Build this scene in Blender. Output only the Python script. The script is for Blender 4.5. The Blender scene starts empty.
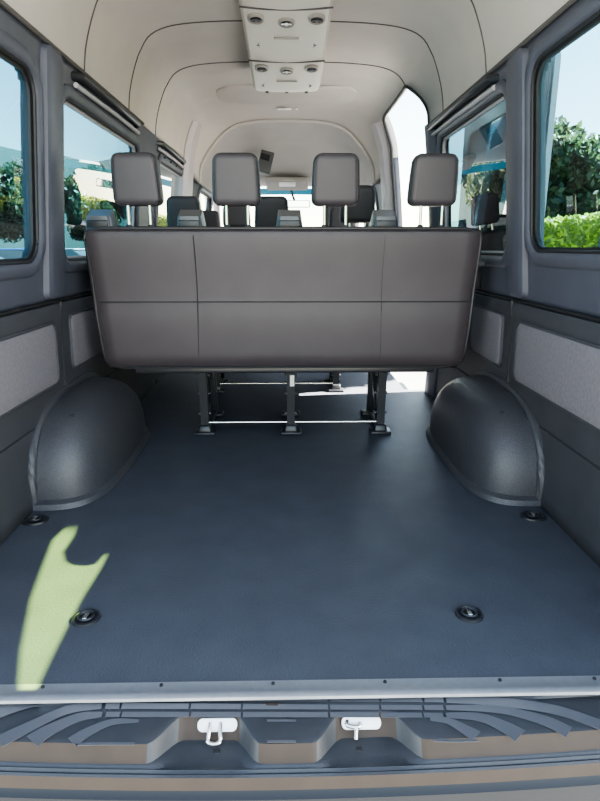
import bpy, bmesh, math, random
from mathutils import Vector, Matrix, Euler
C = bpy.context.scene.collection
random.seed(7)
PI = math.pi
CAM_H = 0.88

# ------------------------------------------------------------------ camera
FPX = 578.0
cam_d = bpy.data.cameras.new('camera'); cam = bpy.data.objects.new('camera', cam_d); C.objects.link(cam)
cam_d.sensor_fit = 'VERTICAL'; cam_d.sensor_height = 36; cam_d.lens = FPX/801*36
cam_d.clip_start = 0.02; cam_d.clip_end = 400
PITCH = math.atan(153.5/FPX); YAW = math.atan(12/FPX)
cam.location = (0, 0, CAM_H)
cam.rotation_euler = Euler((PI/2-PITCH, 0, -YAW), 'XYZ')
bpy.context.scene.camera = cam
RM = cam.rotation_euler.to_matrix()
def ray(px, py): return RM @ Vector((px-300, -(py-400.5), -FPX))
def onz(px, py, z=0.0):
    d = ray(px, py); return Vector((0, 0, CAM_H)) + d*((z-CAM_H)/d.z)

# ------------------------------------------------------------------ materials
def mat(name, col, rough=0.6, metal=0.0, noise=0.0, nscale=40, bump=0.0, bscale=400, spec=0.5, emit=None, col2=None, sheen=0.0):
    m = bpy.data.materials.new(name); m.use_nodes = True
    nt = m.node_tree; b = nt.nodes['Principled BSDF']
    b.inputs['Base Color'].default_value = (*col, 1); b.inputs['Roughness'].default_value = rough
    b.inputs['Metallic'].default_value = metal; b.inputs['Specular IOR Level'].default_value = spec
    if sheen: b.inputs['Sheen Weight'].default_value = sheen
    tc = nt.nodes.new('ShaderNodeTexCoord')
    if noise or col2:
        n = nt.nodes.new('ShaderNodeTexNoise'); n.inputs['Scale'].default_value = nscale; n.inputs['Detail'].default_value = 6
        nt.links.new(tc.outputs['Object'], n.inputs['Vector'])
        r = nt.nodes.new('ShaderNodeValToRGB'); r.color_ramp.elements[0].position = .3; r.color_ramp.elements[1].position = .7
        c2 = col2 or tuple(min(1, c*(1+noise)) for c in col)
        c1 = col if col2 else tuple(c*(1-noise) for c in col)
        r.color_ramp.elements[0].color = (*c1, 1); r.color_ramp.elements[1].color = (*c2, 1)
        nt.links.new(n.outputs['Fac'], r.inputs['Fac']); nt.links.new(r.outputs['Color'], b.inputs['Base Color'])
    if bump:
        n2 = nt.nodes.new('ShaderNodeTexNoise'); n2.inputs['Scale'].default_value = bscale; n2.inputs['Detail'].default_value = 3
        nt.links.new(tc.outputs['Object'], n2.inputs['Vector'])
        bp = nt.nodes.new('ShaderNodeBump'); bp.inputs['Strength'].default_value = bump; bp.inputs['Distance'].default_value = .002
        nt.links.new(n2.outputs['Fac'], bp.inputs['Height']); nt.links.new(bp.outputs['Normal'], b.inputs['Normal'])
    if emit:
        b.inputs['Emission Color'].default_value = (*emit[:3], 1); b.inputs['Emission Strength'].default_value = emit[3]
    return m
def glass(name, tint, gain=1.0):
    m = bpy.data.materials.new(name); m.use_nodes = True; nt = m.node_tree; nt.nodes.clear()
    o = nt.nodes.new('ShaderNodeOutputMaterial'); mx = nt.nodes.new('ShaderNodeMixShader')
    t = nt.nodes.new('ShaderNodeBsdfTransparent'); t.inputs[0].default_value = (*tint, 1)
    g = nt.nodes.new('ShaderNodeBsdfGlossy'); g.inputs['Roughness'].default_value = 0.0
    ge = nt.nodes.new('ShaderNodeNewGeometry'); dt = nt.nodes.new('ShaderNodeVectorMath'); dt.operation = 'DOT_PRODUCT'
    nt.links.new(ge.outputs['Incoming'], dt.inputs[0]); nt.links.new(ge.outputs['Normal'], dt.inputs[1])
    def mth(op, a, b=None):
        n = nt.nodes.new('ShaderNodeMath'); n.operation = op
        for i, q in enumerate((a, b)):
            if q is None: continue
            if isinstance(q, (int, float)): n.inputs[i].default_value = q
            else: nt.links.new(q, n.inputs[i])
        return n
    c = mth('ABSOLUTE', dt.outputs['Value']); c1 = mth('SUBTRACT', 1.0, c.outputs[0]); p5 = mth('POWER', c1.outputs[0], 5.0)
    sch = mth('MULTIPLY_ADD', p5.outputs[0], .96); sch.inputs[2].default_value = .04
    k = mth('MULTIPLY', sch.outputs[0], gain); k.use_clamp = True
    nt.links.new(k.outputs[0], mx.inputs[0])
    nt.links.new(t.outputs[0], mx.inputs[1]); nt.links.new(g.outputs[0], mx.inputs[2]); nt.links.new(mx.outputs[0], o.inputs[0])
    return m
def leafmat(name, c1, c2):
    m = mat(name, c1, .5, col2=c2, nscale=3.0); nt = m.node_tree; b = nt.nodes['Principled BSDF']
    tr = nt.nodes.new('ShaderNodeBsdfTranslucent'); tr.inputs[0].default_value = (*[min(1, c*1.6) for c in c2], 1)
    mx = nt.nodes.new('ShaderNodeMixShader'); mx.inputs[0].default_value = .4
    nt.links.new(b.outputs[0], mx.inputs[1]); nt.links.new(tr.outputs[0], mx.inputs[2])
    nt.links.new(mx.outputs[0], nt.nodes['Material Output'].inputs[0]); return m

M = dict(
    floor=mat('floor_vinyl', (.050, .054, .066), .50, col2=(.064, .069, .083), nscale=9, bump=.8, bscale=180, spec=.5),
    liner=mat('headliner_fabric', (.43, .40, .375), .95, noise=.04, nscale=5, bump=.15, bscale=500, spec=.1),
    cab=mat('cab_headliner_fabric', (.36, .34, .33), .95, noise=.04, nscale=5, spec=.1),
    seam=mat('dark_seam', (.07, .065, .065), .9),  # dark grey lines along liner seams and panel joints
    trim=mat('window_trim_plastic', (.058, .062, .082), .48, noise=.08, nscale=12, bump=.15, bscale=600),
    lower=mat('lower_trim_plastic', (.040, .041, .048), .62, noise=.12, nscale=9, bump=.3, bscale=500),
    fabric=mat('panel_fabric', (.15, .14, .155), .95, noise=.10, nscale=90, bump=.3, bscale=700, spec=.1),
    reveal=mat('window_reveal_plastic', (.33, .32, .34), .5),
    rubber=mat('black_rubber', (.012, .012, .014), .6),
    arch=mat('arch_plastic', (.045, .045, .052), .40, noise=.22, nscale=160, bump=1.0, bscale=220),
    leather=mat('seat_leatherette', (.041, .034, .038), .52, noise=.07, nscale=10, bump=.25, bscale=450),
    headl=mat('headrest_leatherette', (.038, .033, .038), .52, noise=.06, nscale=14, bump=.25, bscale=450),
    piping=mat('black_piping', (.015, .015, .018), .5),
    blackp=mat('black_plastic', (.018, .019, .023), .38),
    greyp=mat('grey_plastic', (.07, .073, .08), .35),
    chrome=mat('bright_steel', (.75, .73, .68), .25, metal=1),
    brass=mat('headrest_post_steel', (.72, .68, .55), .28, metal=1),
    steel=mat('black_painted_steel', (.022, .023, .028), .35),
    alu=mat('brushed_aluminium', (.30, .31, .33), .45, metal=.6, noise=.05, nscale=60),
    bump=mat('bumper_plastic', (.024, .026, .031), .45, noise=.1, nscale=25, bump=.3, bscale=500),
    bumpt=mat('bumper_glare_tan', (.036, .024, .017), .5, spec=.3, noise=.10, nscale=20),  # warm glare on rear face and lip put into the colour; marker shares it
    lowb=mat('bumper_lower_plastic', (.009, .011, .015), .5, spec=.3),
    tread=mat('grey_tread_insert', (.068, .070, .080), .55, bump=.4, bscale=600),
    white=mat('white_plastic', (.75, .76, .78), .4),
    ac=mat('vent_panel_plastic', (.62, .59, .53), .40),
    ventrim=mat('vent_rim', (.26, .24, .22), .3),
    vent=mat('dark_vent', (.05, .05, .055), .4),
    dark=mat('dark_slot', (.012, .012, .014), .7),
    paint=mat('van_paint', (.30, .31, .33), .3, spec=.6),
    asphalt=mat('pale_asphalt', (.12, .12, .12), .9, noise=.15, nscale=2),
    hill=mat('hillside_scrub', (.020, .036, .036), .95, col2=(.03, .048, .043), nscale=.3),
    bark=mat('bark', (.10, .075, .05), .9, noise=.3, nscale=8),
    leafd=leafmat('dark_leaf', (.014, .022, .010), (.038, .05, .018)),
    leafh=leafmat('hedge_leaf', (.085, .12, .012), (.19, .22, .026)),
    cream=mat('pillar_plastic', (.36, .33, .35), .5),
    belt=mat('belt_webbing', (.05, .05, .055), .8),
    sheet=mat('sticker', (.8, .8, .78), .5),
    glass=glass('privacy_glass', (.13, .33, .42), 2.4),
    lightglass=glass('side_glass', (.27, .52, .60), 1.2),
    dglass=glass('door_glass', (.16, .22, .24), 1.5),
    clear=glass('windscreen_glass', (.86, .92, .92), 1.2),
    amber=glass('patch_tint_glass', (1.0, .90, .42), .3),  # pane of the unseen gobo, added to colour the sun patch
    mirror=mat('mirror_face', (.8, .82, .82), .03, metal=1),
    bluep=mat('blue_car_paint', (.03, .12, .30), .25), whitep=mat('white_car_paint', (.75, .76, .78), .25), silverp=mat('silver_car_paint', (.35, .37, .40), .25),
    tyre=mat('tyre', (.02, .02, .02), .8), tint=mat('blue_sunband', (.02, .28, .45), .3),
)

# ------------------------------------------------------------------ helpers
def obj(name, bm, m, parent=None, smooth=True, solid=0, bev=0):
    me = bpy.data.meshes.new(name)
    bmesh.ops.remove_doubles(bm, verts=bm.verts, dist=1e-6)
    bm.normal_update(); bm.to_mesh(me); bm.free()
    if isinstance(m, (list, tuple)):
        for k in m: me.materials.append(M[k])
    else: me.materials.append(M[m])
    o = bpy.data.objects.new(name, me); C.objects.link(o)
    if smooth:
        for p in me.polygons: p.use_smooth = True
        me.set_sharp_from_angle(angle=math.radians(38))
    if solid:
        s = o.modifiers.new('solid', 'SOLIDIFY'); s.thickness = abs(solid); s.offset = 1 if solid > 0 else -1
    if parent:
        o.parent = parent
        if parent.type == 'EMPTY': o.matrix_parent_inverse = Matrix.Translation(parent.location).inverted()
    return o
def thing(name, label=None, cat=None, loc=(0, 0, 0), group=None):
    o = bpy.data.objects.new(name, None); C.objects.link(o); o.location = loc; o.empty_display_size = .05
    if label: o['label'] = label; o['category'] = cat
    if group: o['group'] = group
    return o
def tag(o, label, cat, group=None, kind=None):
    o['label'] = label; o['category'] = cat
    if group: o['group'] = group
    if kind: o['kind'] = kind
    return o
def struct(o): o['kind'] = 'structure'; return o
def nb(): return bmesh.new()
def add(bm, src, mtx=None):
    if mtx is not None: src.transform(mtx)
    me = bpy.data.meshes.new('t'); src.to_mesh(me); src.free(); bm.from_mesh(me); bpy.data.meshes.remove(me); return bm
def box(bm, c, s, bev=0, rot=None, seg=3, top=None):
    """c centre, s sizes; top=(sx,sy) scales the upper face"""
    t = nb(); bmesh.ops.create_cube(t, size=1)
    for v in t.verts:
        k = (top if (top and v.co.z > 0) else (1, 1))
        v.co = Vector((v.co.x*s[0]*k[0], v.co.y*s[1]*k[1], v.co.z*s[2]))
    if bev: bmesh.ops.bevel(t, geom=t.edges[:], offset=bev, segments=seg, profile=.5, affect='EDGES')
    m = Matrix.Translation(c) @ (Euler(rot).to_matrix().to_4x4() if rot else Matrix())
    return add(bm, t, m)
def bx(c, s, bev=0, rot=None, seg=3, top=None): return box(nb(), c, s, bev, rot, seg, top)
def cyl(bm, p0, p1, r, r2=None, n=16):
    p0, p1 = Vector(p0), Vector(p1); d = p1-p0
    t = nb(); bmesh.ops.create_cone(t, cap_ends=True, segments=n, radius1=r, radius2=r if r2 is None else r2, depth=d.length)
    return add(bm, t, Matrix.Translation((p0+p1)/2) @ d.to_track_quat('Z', 'Y').to_matrix().to_4x4())
def tube(bm, pts, r, n=8, closed=False):
    pts = [Vector(p) for p in pts]; rings = []; N = len(pts); up = Vector((0.13, .31, .94)).normalized()
    for i, p in enumerate(pts):
        a = pts[(i-1) % N] if (closed or i > 0) else p; b = pts[(i+1) % N] if (closed or i < N-1) else p
        t = (b-a).normalized(); x = t.cross(up)
        if x.length < .1: x = t.cross(Vector((1, 0, 0)))
        x.normalize(); y = t.cross(x)
        rings.append([bm.verts.new(p + x*r*math.cos(2*PI*k/n) + y*r*math.sin(2*PI*k/n)) for k in range(n)])
    for i in range(N if closed else N-1):
        A, B = rings[i], rings[(i+1) % N]
        for k in range(n): bm.faces.new((A[k], A[(k+1) % n], B[(k+1) % n], B[k]))
    if not closed: bm.faces.new(rings[0]); bm.faces.new(rings[-1][::-1])
    return bm
def loft(bm, rings, closed=True, caps=True):
    R = [[bm.verts.new(p) for p in r] for r in rings]; n = len(R[0])
    for a, b in zip(R, R[1:]):
        for k in range(n if closed else n-1): bm.faces.new((a[k], a[(k+1) % n], b[(k+1) % n], b[k]))
    if caps and closed:
        bm.faces.new(R[0][::-1]); bm.faces.new(R[-1])
    return bm
def fixn(bm): bmesh.ops.recalc_face_normals(bm, faces=bm.faces); return bm
def rrect(a0, a1, b0, b1, r, n=8):
    P = []
    for cx, cy, s in ((a1-r, b1-r, 0), (a0+r, b1-r, 90), (a0+r, b0+r, 180), (a1-r, b0+r, 270)):
        for k in range(n+1):
            t = math.radians(s+90*k/n); P.append((cx+r*math.cos(t), cy+r*math.sin(t)))
    return P
def lerp_tab(tab, z):
    if z <= tab[0][0]: return tab[0][1]
    for (a, x), (b, y) in zip(tab, tab[1:]):
        if z <= b: return x+(y-x)*(z-a)/(b-a)
    return tab[-1][1]
def interp(P, n):
    """resample polyline smoothly"""
    P = [Vector(p) for p in P]; out = []
    for i in range(len(P)-1):
        p0 = P[max(0, i-1)]; p1 = P[i]; p2 = P[i+1]; p3 = P[min(len(P)-1, i+2)]
        for k in range(n):
            t = k/n; out.append(.5*((2*p1)+(p2-p0)*t+(2*p0-5*p1+4*p2-p3)*t*t+(3*p1-p0-3*p2+p3)*t**3))
    out.append(P[-1]); return out

# ------------------------------------------------------------------ the shell
WT = [(0, .885), (.3, .905), (.6, .898), (.70, .885), (.85, .868), (1.1, .848), (1.3, .828), (1.535, .800)]
ZC = 1.535; Y0 = 1.0; YB = 4.95
def Xw(z): return lerp_tab(WT, z)
def W(side, y, z, off=0.0):
    x = Xw(z)
    if y > 5.0: x -= .06*min(1, (y-5.0)/.4)*max(0, min(1, (z-.7)/.6))
    return Vector((side*(x-off), y, z))
# windows: (y0,y1,z0,z1,r)
WIN = {-1: [(1.12, 2.09, .83, 1.425, .085), (2.32, 3.42, .83, 1.41, .06), (3.95, 4.85, .85, 1.41, .06), (5.35, 6.15, .90, 1.36, .08)],
        1: [(1.12, 2.11, .865, 1.465, .085), (2.33, 3.30, .85, 1.435, .06), (5.35, 6.15, .90, 1.36, .08)]}
DOOR = (3.52, 4.72)
def inside(y, z, w, g=0.0):
    y0, y1, z0, z1, r = w; y0 -= g; y1 += g; z0 -= g; z1 += g
    if not (y0 < y < y1 and z0 < z < z1): return False
    dy = max(y0+r-y, y-(y1-r), 0); dz = max(z0+r-z, z-(z1-r), 0)
    return dy*dy+dz*dz < r*r
def wall(side):
    s = 'left' if side < 0 else 'right'
    bm = nb(); dy = .02; ny = int((6.3-Y0)/dy); zs = [.68+(ZC-.68)*k/43 for k in range(44)]
    V = {}
    def v(i, j):
        if (i, j) not in V: V[i, j] = bm.verts.new(W(side, Y0+dy*i, zs[j]))
        return V[i, j]
    for i in range(ny):
        for j in range(43):
            yc = Y0+dy*(i+.5); zc = (zs[j]+zs[j+1])/2
            if any(inside(yc, zc, w, .015) for w in WIN[side]): continue
            if side > 0 and DOOR[0] < yc < DOOR[1]: continue
            q = (v(i, j), v(i+1, j), v(i+1, j+1), v(i, j+1)); bm.faces.new(q if side > 0 else q[::-1])
    root = struct(obj('wall_'+s, bm, 'trim', solid=.05))
    # lower trim
    segs = [(Y0, 2.24), (2.25, DOOR[0] if side > 0 else 3.75)] + ([(4.72, 6.3)] if side > 0 else [(3.76, 6.3)])
    bm = nb()
    for a, b in segs:
        n = 20; zz = [0, .05, .15, .25, .262, .266, .27, .35, .45, .6, .655, .672, .68]
        offs = [.004, .004, .004, .012, .014, .006, .014, .02, .024, .024, .024, .018, -.01]
        cols = [[W(side, a+(b-a)*i/n, z, o) for z, o in zip(zz, offs)] for i in range(n+1)]
        cols = [[p+Vector((-side*-.02, 0, 0)) for p in cols[0]]]+cols+[[p+Vector((side*.02, 0, 0)) for p in cols[-1]]]
        loft(bm, cols if side > 0 else cols[::-1], closed=False)
    obj('lower_trim', bm, 'lower', root, solid=-.05)
    # fabric inserts
    ins = [(1.15, 2.17, .385, .605, .035), (2.33, 2.72, .405, .615, .03), (2.82, 3.40, .405, .615, .03)]
    for (a, b, c, d, r) in ins:
        bm = nb(); o = .026
        rings = []
        for g, of in ((0, o-.004), (.0, o+.004), (-.006, o+.007), (-.03, o+.008)):
            rings.append([W(side, y, z, of) for y, z in rrect(a-g, b+g, c-g, d+g, max(.01, r+g))])
        cen = [W(side, (a+b)/2+(y-(a+b)/2)*.5, (c+d)/2+(z-(c+d)/2)*.5, o+.008) for y, z in rrect(a, b, c, d, r)]
        rings.append(cen); loft(bm, rings if side > 0 else rings)
        obj('fabric_insert', fixn(bm), 'fabric', root)
        bm = nb(); tube(bm, [W(side, y, z, o+.001) for y, z in rrect(a-.004, b+.004, c-.004, d+.004, r)], .006, 8, True)
        obj('insert_edge', bm, 'lower', root)
    # vertical joints in the window trim + belt line
    bm = nb(); tube(bm, [W(side, y, .682, .012) for y in (Y0, 1.5, 2.0, 2.5, 3.0, 3.5)], .005)
    tube(bm, [W(side, 2.245, z, .022) for z in (.02, .2, .4, .6, .68)], .005)
    obj('belt_line', bm, 'rubber', root)
    # pillar mouldings: raised pads
    for (a, b) in ((2.135, 2.285),):
        rings = []
        for g, of in ((0, -.002), (-.004, .02), (-.02, .028)):
            rings.append([W(side, y, z, of) for y, z in rrect(a-g*1, b+g*1, .692-g, 1.53+g, .03)])
        obj('pillar_pad', fixn(loft(nb(), rings)), 'trim', root)
    # dark cant rail slot
    spans = ((2.42, 3.36), (3.88, 4.75)) if side < 0 else ((2.42, 3.45),)
    for a, b in spans:
        bm = nb(); tube(bm, [W(side, a, 1.50, -.01), W(side, a+.03, 1.505, .022), W(side, (a+b)/2, 1.507, .026), W(side, b-.03, 1.505, .022), W(side, b, 1.50, -.01)], .0165, 10)
        obj('cant_rail', bm, 'blackp', root)
        bm = nb(); tube(bm, [W(side, a, 1.468, .016), W(side, (a+b)/2, 1.47, .018), W(side, b, 1.468, .016)], .010, 8)
        obj('rail_lining', bm, 'reveal', root)
    if side < 0:
        for y in (4.05, 4.25, 4.45):
            obj('rail_screw', bx((-Xw(1.44)+.016, y, 1.44), (.012, .02, .012), .003), 'dark', root)
    return root
wl = wall(-1); wr = wall(1)

def window(idx, side, w, gl, reveal='rubber'):
    y0, y1, z0, z1, r = w
    rings = []
    for g, of in ((.052, -.004), (.048, .008), (.038, .014), (.018, .015), (.008, .010), (0, 0), (0, -.03)):
        rings.append([W(side, y, z, of) for y, z in rrect(y0-g, y1+g, z0-g, z1+g, r+g, 10)])
    f = struct(obj('window_%d' % idx, fixn(loft(nb(), rings, caps=False)), 'trim'))
    bm = nb(); tube(bm, [W(side, y, z, .000) for y, z in rrect(y0, y1, z0, z1, r, 10)], .0065, 8, True); obj('window_seal', bm, 'rubber', f)
    bm = nb(); rings = [[W(side, y, z, of) for y, z in rrect(y0+g, y1-g, z0+g, z1-g, max(.01, r-g), 10)] for g, of in ((-.004, -.006), (.014, -.008), (.014, -.018))]
    obj('reveal', loft(bm, rings, caps=False), reveal, f)
    bm = nb(); n = 8
    cols = [[W(side, y0-.01+(y1-y0+.02)*i/n, z0-.01+(z1-z0+.02)*j/n, -.016) for j in range(n+1)] for i in range(n+1)]
    obj('glass_pane', loft(bm, cols, closed=False), gl, f)
    return f
k = 1
for side in (-1, 1):
    for i, w in enumerate(WIN[side]):
        last = i == len(WIN[side])-1
        window(k, side, w, 'clear' if last else ('lightglass' if (side > 0 and i == 0) else 'glass'), 'reveal' if (not last and i > 0) else 'rubber'); k += 1

# ceiling / headliner
HP = [(.80, 1.535), (.788, 1.62), (.765, 1.70), (.735, 1.775), (.715, 1.81), (.675, 1.865), (.61, 1.902), (.50, 1.925), (.3, 1.938), (0, 1.942)]
AP = [(.73, 1.40), (.72, 1.50), (.69, 1.57), (.65, 1.63), (.615, 1.675), (.56, 1.74), (.50, 1.795), (.40, 1.845), (.25, 1.872), (0, 1.88)]
CP = [(.745, 1.40), (.735, 1.41), (.72, 1.42), (.70, 1.43), (.67, 1.44), (.62, 1.45), (.55, 1.458), (.42, 1.468), (.25, 1.475), (0, 1.48)]
def full(P, y, sub=3):
    h = interp([(x, 0, z) for x, z in P], sub)
    return [Vector((-p.x, y, p.z)) for p in h] + [Vector((p.x, y, p.z)) for p in h[::-1][1:]]
def mix(A, B, t): return [((1-t)*a[0]+t*b[0], (1-t)*a[1]+t*b[1]) for a, b in zip(A, B)]
secs = [(y, HP) for y in [Y0+.2*i for i in range(12)]]+[(3.5, HP), (4.0, HP), (4.2, HP), (4.4, HP), (4.6, HP), (DOOR[1], HP), (4.85, mix(HP, AP, .12)), (5.0, mix(HP, AP, .45)), (5.1, mix(HP, AP, .85)), (5.14, AP)]
NP = len(full(HP, 0)); half = NP//2; SD = 4*3   # index (from the edge) of z=1.81
def doorY(z): return 3.52 if z < 1.6 else 3.52+.30*min(1, (z-1.6)/.21)**1.6
bm = nb(); R = []
for (y, P) in secs:
    ring = full(P, y)
    if y == 3.5:
        for i, p in enumerate(ring):
            if i > half: p.y = doorY(min(p.z, 1.81))
            else: p.y = 3.6
    R.append([bm.verts.new(p) for p in ring])
for a, b, (y, P) in zip(R, R[1:], secs):
    for i in range(NP-1):
        if i >= NP-1-SD and y in (3.5, 4.0, 4.2, 4.4, 4.6): continue
        bm.faces.new((a[i], b[i], b[i+1], a[i+1]))
ceil = struct(obj('ceiling', bm, 'liner', solid=-.05))
bm = nb(); R = [[bm.verts.new(p) for p in full(mix(AP, CP, t), 5.14+t*1.12)] for t in (0, .01, .2, .4, .6, .8, 1)]
for a, b in zip(R, R[1:]):
    for i in range(NP-1): bm.faces.new((a[i], b[i], b[i+1], a[i+1]))
obj('cab_headliner', bm, 'cab', ceil, solid=-.04)
bm = nb(); tube(bm, [p+Vector((0, -.004, -.004)) for p in full(AP, 5.14)], .014, 8); obj('arch_lip', bm, 'liner', ceil)
def seam(y, bend=0, part=None):
    P = full(HP, y); P = [p*1 for p in P]
    for p in P:
        p.z -= .001; p.x *= .9985
        if p.z < 1.86 and bend: p.y += bend*(1.86-p.z)
    if part: P = part(P)
    tube(bm, P, .0034, 6)
bm = nb(); seam(2.55); obj('liner_seam', bm, 'seam', ceil)
bm = nb(); seam(3.18, .10); obj('liner_seam', bm, 'seam', ceil)
bm = nb(); seam(3.82, 0, lambda P: [p for p in P if p.x < .715]); obj('liner_seam', bm, 'seam', ceil)
for s in (-1, 1):
    bm = nb(); tube(bm, [(s*.795, y, 1.540) for y in (Y0, 2, 3, 3.5)], .008, 8); obj('liner_edge', bm, 'seam', ceil)
    bm = nb(); tube(bm, [(s*.56, 1.0, 1.918), (s*.56, 2.6, 1.916)], .004, 6)
    obj('liner_seam', bm, 'seam', ceil)
# dished panel ahead of the vents
bm = nb(); rings = []
for g, z in ((0, 1.935), (.01, 1.922), (.05, 1.918)):
    rings.append([Vector((x, y, z)) for x, y in rrect(-.50+g, .50-g, 4.32+g, 4.80-g, .14)])
obj('ceiling_pad', fixn(loft(bm, rings)), 'liner', ceil)

# sliding-door opening surround
bm = nb()
edge = [Vector((.885, 3.52, .0)), Vector((.90, 3.52, .3)), Vector((.885, 3.52, .7)), Vector((.848, 3.52, 1.1)), Vector((.80, 3.52, 1.535))]
edge += [p for p in [Vector((x, doorY(z), z)) for x, z in ((.788, 1.62), (.765, 1.70), (.735, 1.775), (.715, 1.81))]]
edge += [Vector((.715, y, 1.81)) for y in (3.95, 4.1, 4.4, 4.6)]
edge += [Vector((.722, 4.69, 1.795)), Vector((.735, 4.72, 1.775)), Vector((.788, 4.72, 1.62)), Vector((.80, 4.72, 1.53)), Vector((.848, 4.72, 1.1)), Vector((.885, 4.72, .7)), Vector((.90, 4.72, .3)), Vector((.885, 4.72, 0))]
tube(bm, interp(edge, 4), .011, 8); df = struct(obj('trim_1', bm, 'rubber'))
# B pillars
for s in (-1, 1):
    bm = nb(); rings = []
    for z in (0, .4, .7, .85, 1.1, 1.3, 1.5, 1.62, 1.75, 1.80):
        x = Xw(z) if z < 1.535 else lerp_tab([(1.535, .80), (1.62, .788), (1.70, .765), (1.81, .715)], z)
        a, b = (4.77, 5.06)
        rings.append([Vector((s*(x+.03), a, z)), Vector((s*(x-.015), a, z)), Vector((s*(x-.05), a+.03, z)), Vector((s*(x-.06), (a+b)/2, z)), Vector((s*(x-.05), b-.03, z)), Vector((s*(x+.0), b, z)), Vector((s*(x+.04), b, z))])
    struct(obj('trim_%d' % (2 if s < 0 else 3), fixn(loft(bm, rings)), 'cream'))
# hoop round the rear opening
hoop = [Vector((Xw(z)+.012, 0, z)) for z in (-.02, .15, .3, .5, .7, .85, 1.1, 1.3, 1.5)]+[Vector((x+.012, 0, z+.012)) for x, z in HP[1:]]
hoop = hoop+[Vector((-p.x, 0, p.z)) for p in hoop[:-1][::-1]]
rings = []
for p in hoop:
    c = Vector((0, 0, .9)); u = (p-c); u.normalize()
    rings.append([p+u*a+Vector((0, y, 0)) for a, y in ((-.022, 1.06), (-.034, 1.04), (-.034, .985), (-.02, .97), (.05, .965), (.065, .98), (.065, 1.06))])
struct(obj('trim_7', fixn(loft(nb(), rings)), 'trim'))
# pillar beside the opening
bm = nb(); rings = []
for z in (0, .4, .7, .85, 1.1, 1.3, 1.53):
    x = Xw(z); rings.append([Vector((x+.05, 3.51, z)), Vector((x-.02, 3.51, z)), Vector((x-.035, 3.49, z)), Vector((x-.035, 3.40, z)), Vector((x-.01, 3.36, z)), Vector((x+.05, 3.36, z))])
struct(obj('trim_4', fixn(loft(bm, rings)), 'trim'))

# floor with a notch for the entry step
bm = nb()
FX = .885; poly = [(-FX, 1.0), (FX, 1.0), (FX, 3.56), (.74, 3.56), (.74, 4.68), (FX, 4.68), (FX, 7.0), (-FX, 7.0)]
vs = [bm.verts.new((x, y, 0)) for x, y in poly]; f = bm.faces.new(vs)
bmesh.ops.triangulate(bm, faces=[f])
fl = struct(obj('floor', bm, 'floor', smooth=False, solid=-.04))
bm = nb(); box(bm, (.84, 4.12, -.22), (.22, 1.1, .03), .006); box(bm, (.735, 4.12, -.12), (.012, 1.1, .2), .002); struct(obj('trim_5', bm, 'greyp'))

# ------------------------------------------------------------------ wheel arch covers
def wheel_arch(s):
    t = thing('wheel_arch_cover', ('black moulded wheel arch cover on the left wall, near the sun patch' if s < 0 else 'black moulded wheel arch cover on the right wall, below the open side door'), 'wheel arch', (s*.80, 2.6, 0))
    yc, a, b, c = 2.33, .46, .240, .335
    def pt(u, v, k=1.0, lift=0):   # u along, v up the dome
        cu, su = math.cos(u), math.sin(u); sp = lambda q, e: math.copysign(abs(q)**e, q)
        e1, e2 = .74, .52
        y = yc - a*k*sp(cu, e2)*sp(math.cos(v), e1); x = b*k*sp(su, e2)*sp(math.cos(v), e1)
        z = c*k*sp(math.sin(v), e1)
        xr = .905 - x - max(0, z)*.02
        return Vector((s*xr, y, z+lift))
    nu, nv = 40, 20
    rings = [[pt(PI*i/nu, PI/2*j/nv) for i in range(nu+1)] for j in range(nv+1)]
    obj('cover', fixn(loft(nb(), rings, closed=False)), 'arch', t)
    bm = nb(); rings = []
    fl_ = [(1.0, .03), (1.045, .020), (1.06, .002)]
    rings = [[Vector((p.x, p.y, z)) for p in [pt(PI*i/nu, 0, k_) for i in range(nu+1)]] for k_, z in fl_]
    obj('flange', fixn(loft(bm, rings, closed=False)), 'arch', t)
    bm = nb(); P = [pt(.035, PI/2*j/nv, 1.012) for j in range(nv+1)] + [pt(PI-.035, PI/2*j/nv, 1.012) for j in range(nv, -1, -1)]
    P = [Vector((s*(.888 if p.z < .05 else .886), p.y, p.z)) for p in P]
    tube(bm, P, .017, 8); obj('rim', bm, 'arch', t)
    for u, v in ((.5, .95), (PI-.5, .95)):
        p = pt(u, v, 1.0); obj('screw', bx(p, (.014, .014, .008), .003), 'blackp', t)
    return t
wheel_arch(-1); wheel_arch(1)

# ------------------------------------------------------------------ seats
def headrest(parent, x, y, z0, w=.186, h=.188, post=.09, tilt=-.06, dep=.085):
    """z0 = underside"""
    rings = []; n = 24
    for i in range(n+1):
        t = .5-.5*math.cos(PI*i/n)
        ww = w/2*(1-.09*t*t); e0 = min(1, t*h/.026); e1_ = min(1, (1-t)*h/.030)
        q = .026*(1-math.sqrt(max(0, 1-(1-e0)**2)))+.030*(1-math.sqrt(max(0, 1-(1-e1_)**2)))
        dd = dep/2*(1-.12*t)-q*.8; ww -= q
        zz = z0+h*t; yy = y + tilt*(t-.5)*.6
        rings.append([Vector((x+px, yy+py, zz)) for px, py in rrect(-ww, ww, -dd, dd, min(.024, dd*.7), 6)])
    hr = obj('headrest', fixn(loft(nb(), rings)), 'headl', parent)
    bm = nb(); per = [Vector((min(v.x for v in rg)+.008, min(v.y for v in rg)+.006, rg[0].z)) for rg in rings[3:-3]]
    per += [Vector((max(v.x for v in rg)-.008, min(v.y for v in rg)+.006, rg[0].z)) for rg in rings[3:-3][::-1]]
    tube(bm, per, .0028, 6, True); obj('piping', bm, 'piping', hr)
    for sx in (-1, 1):
        bm = nb(); cyl(bm, (x+sx*.042, y, z0-post), (x+sx*.042, y, z0+.03), .0062, n=12); obj('post', bm, 'brass', hr)
    return hr
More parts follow.
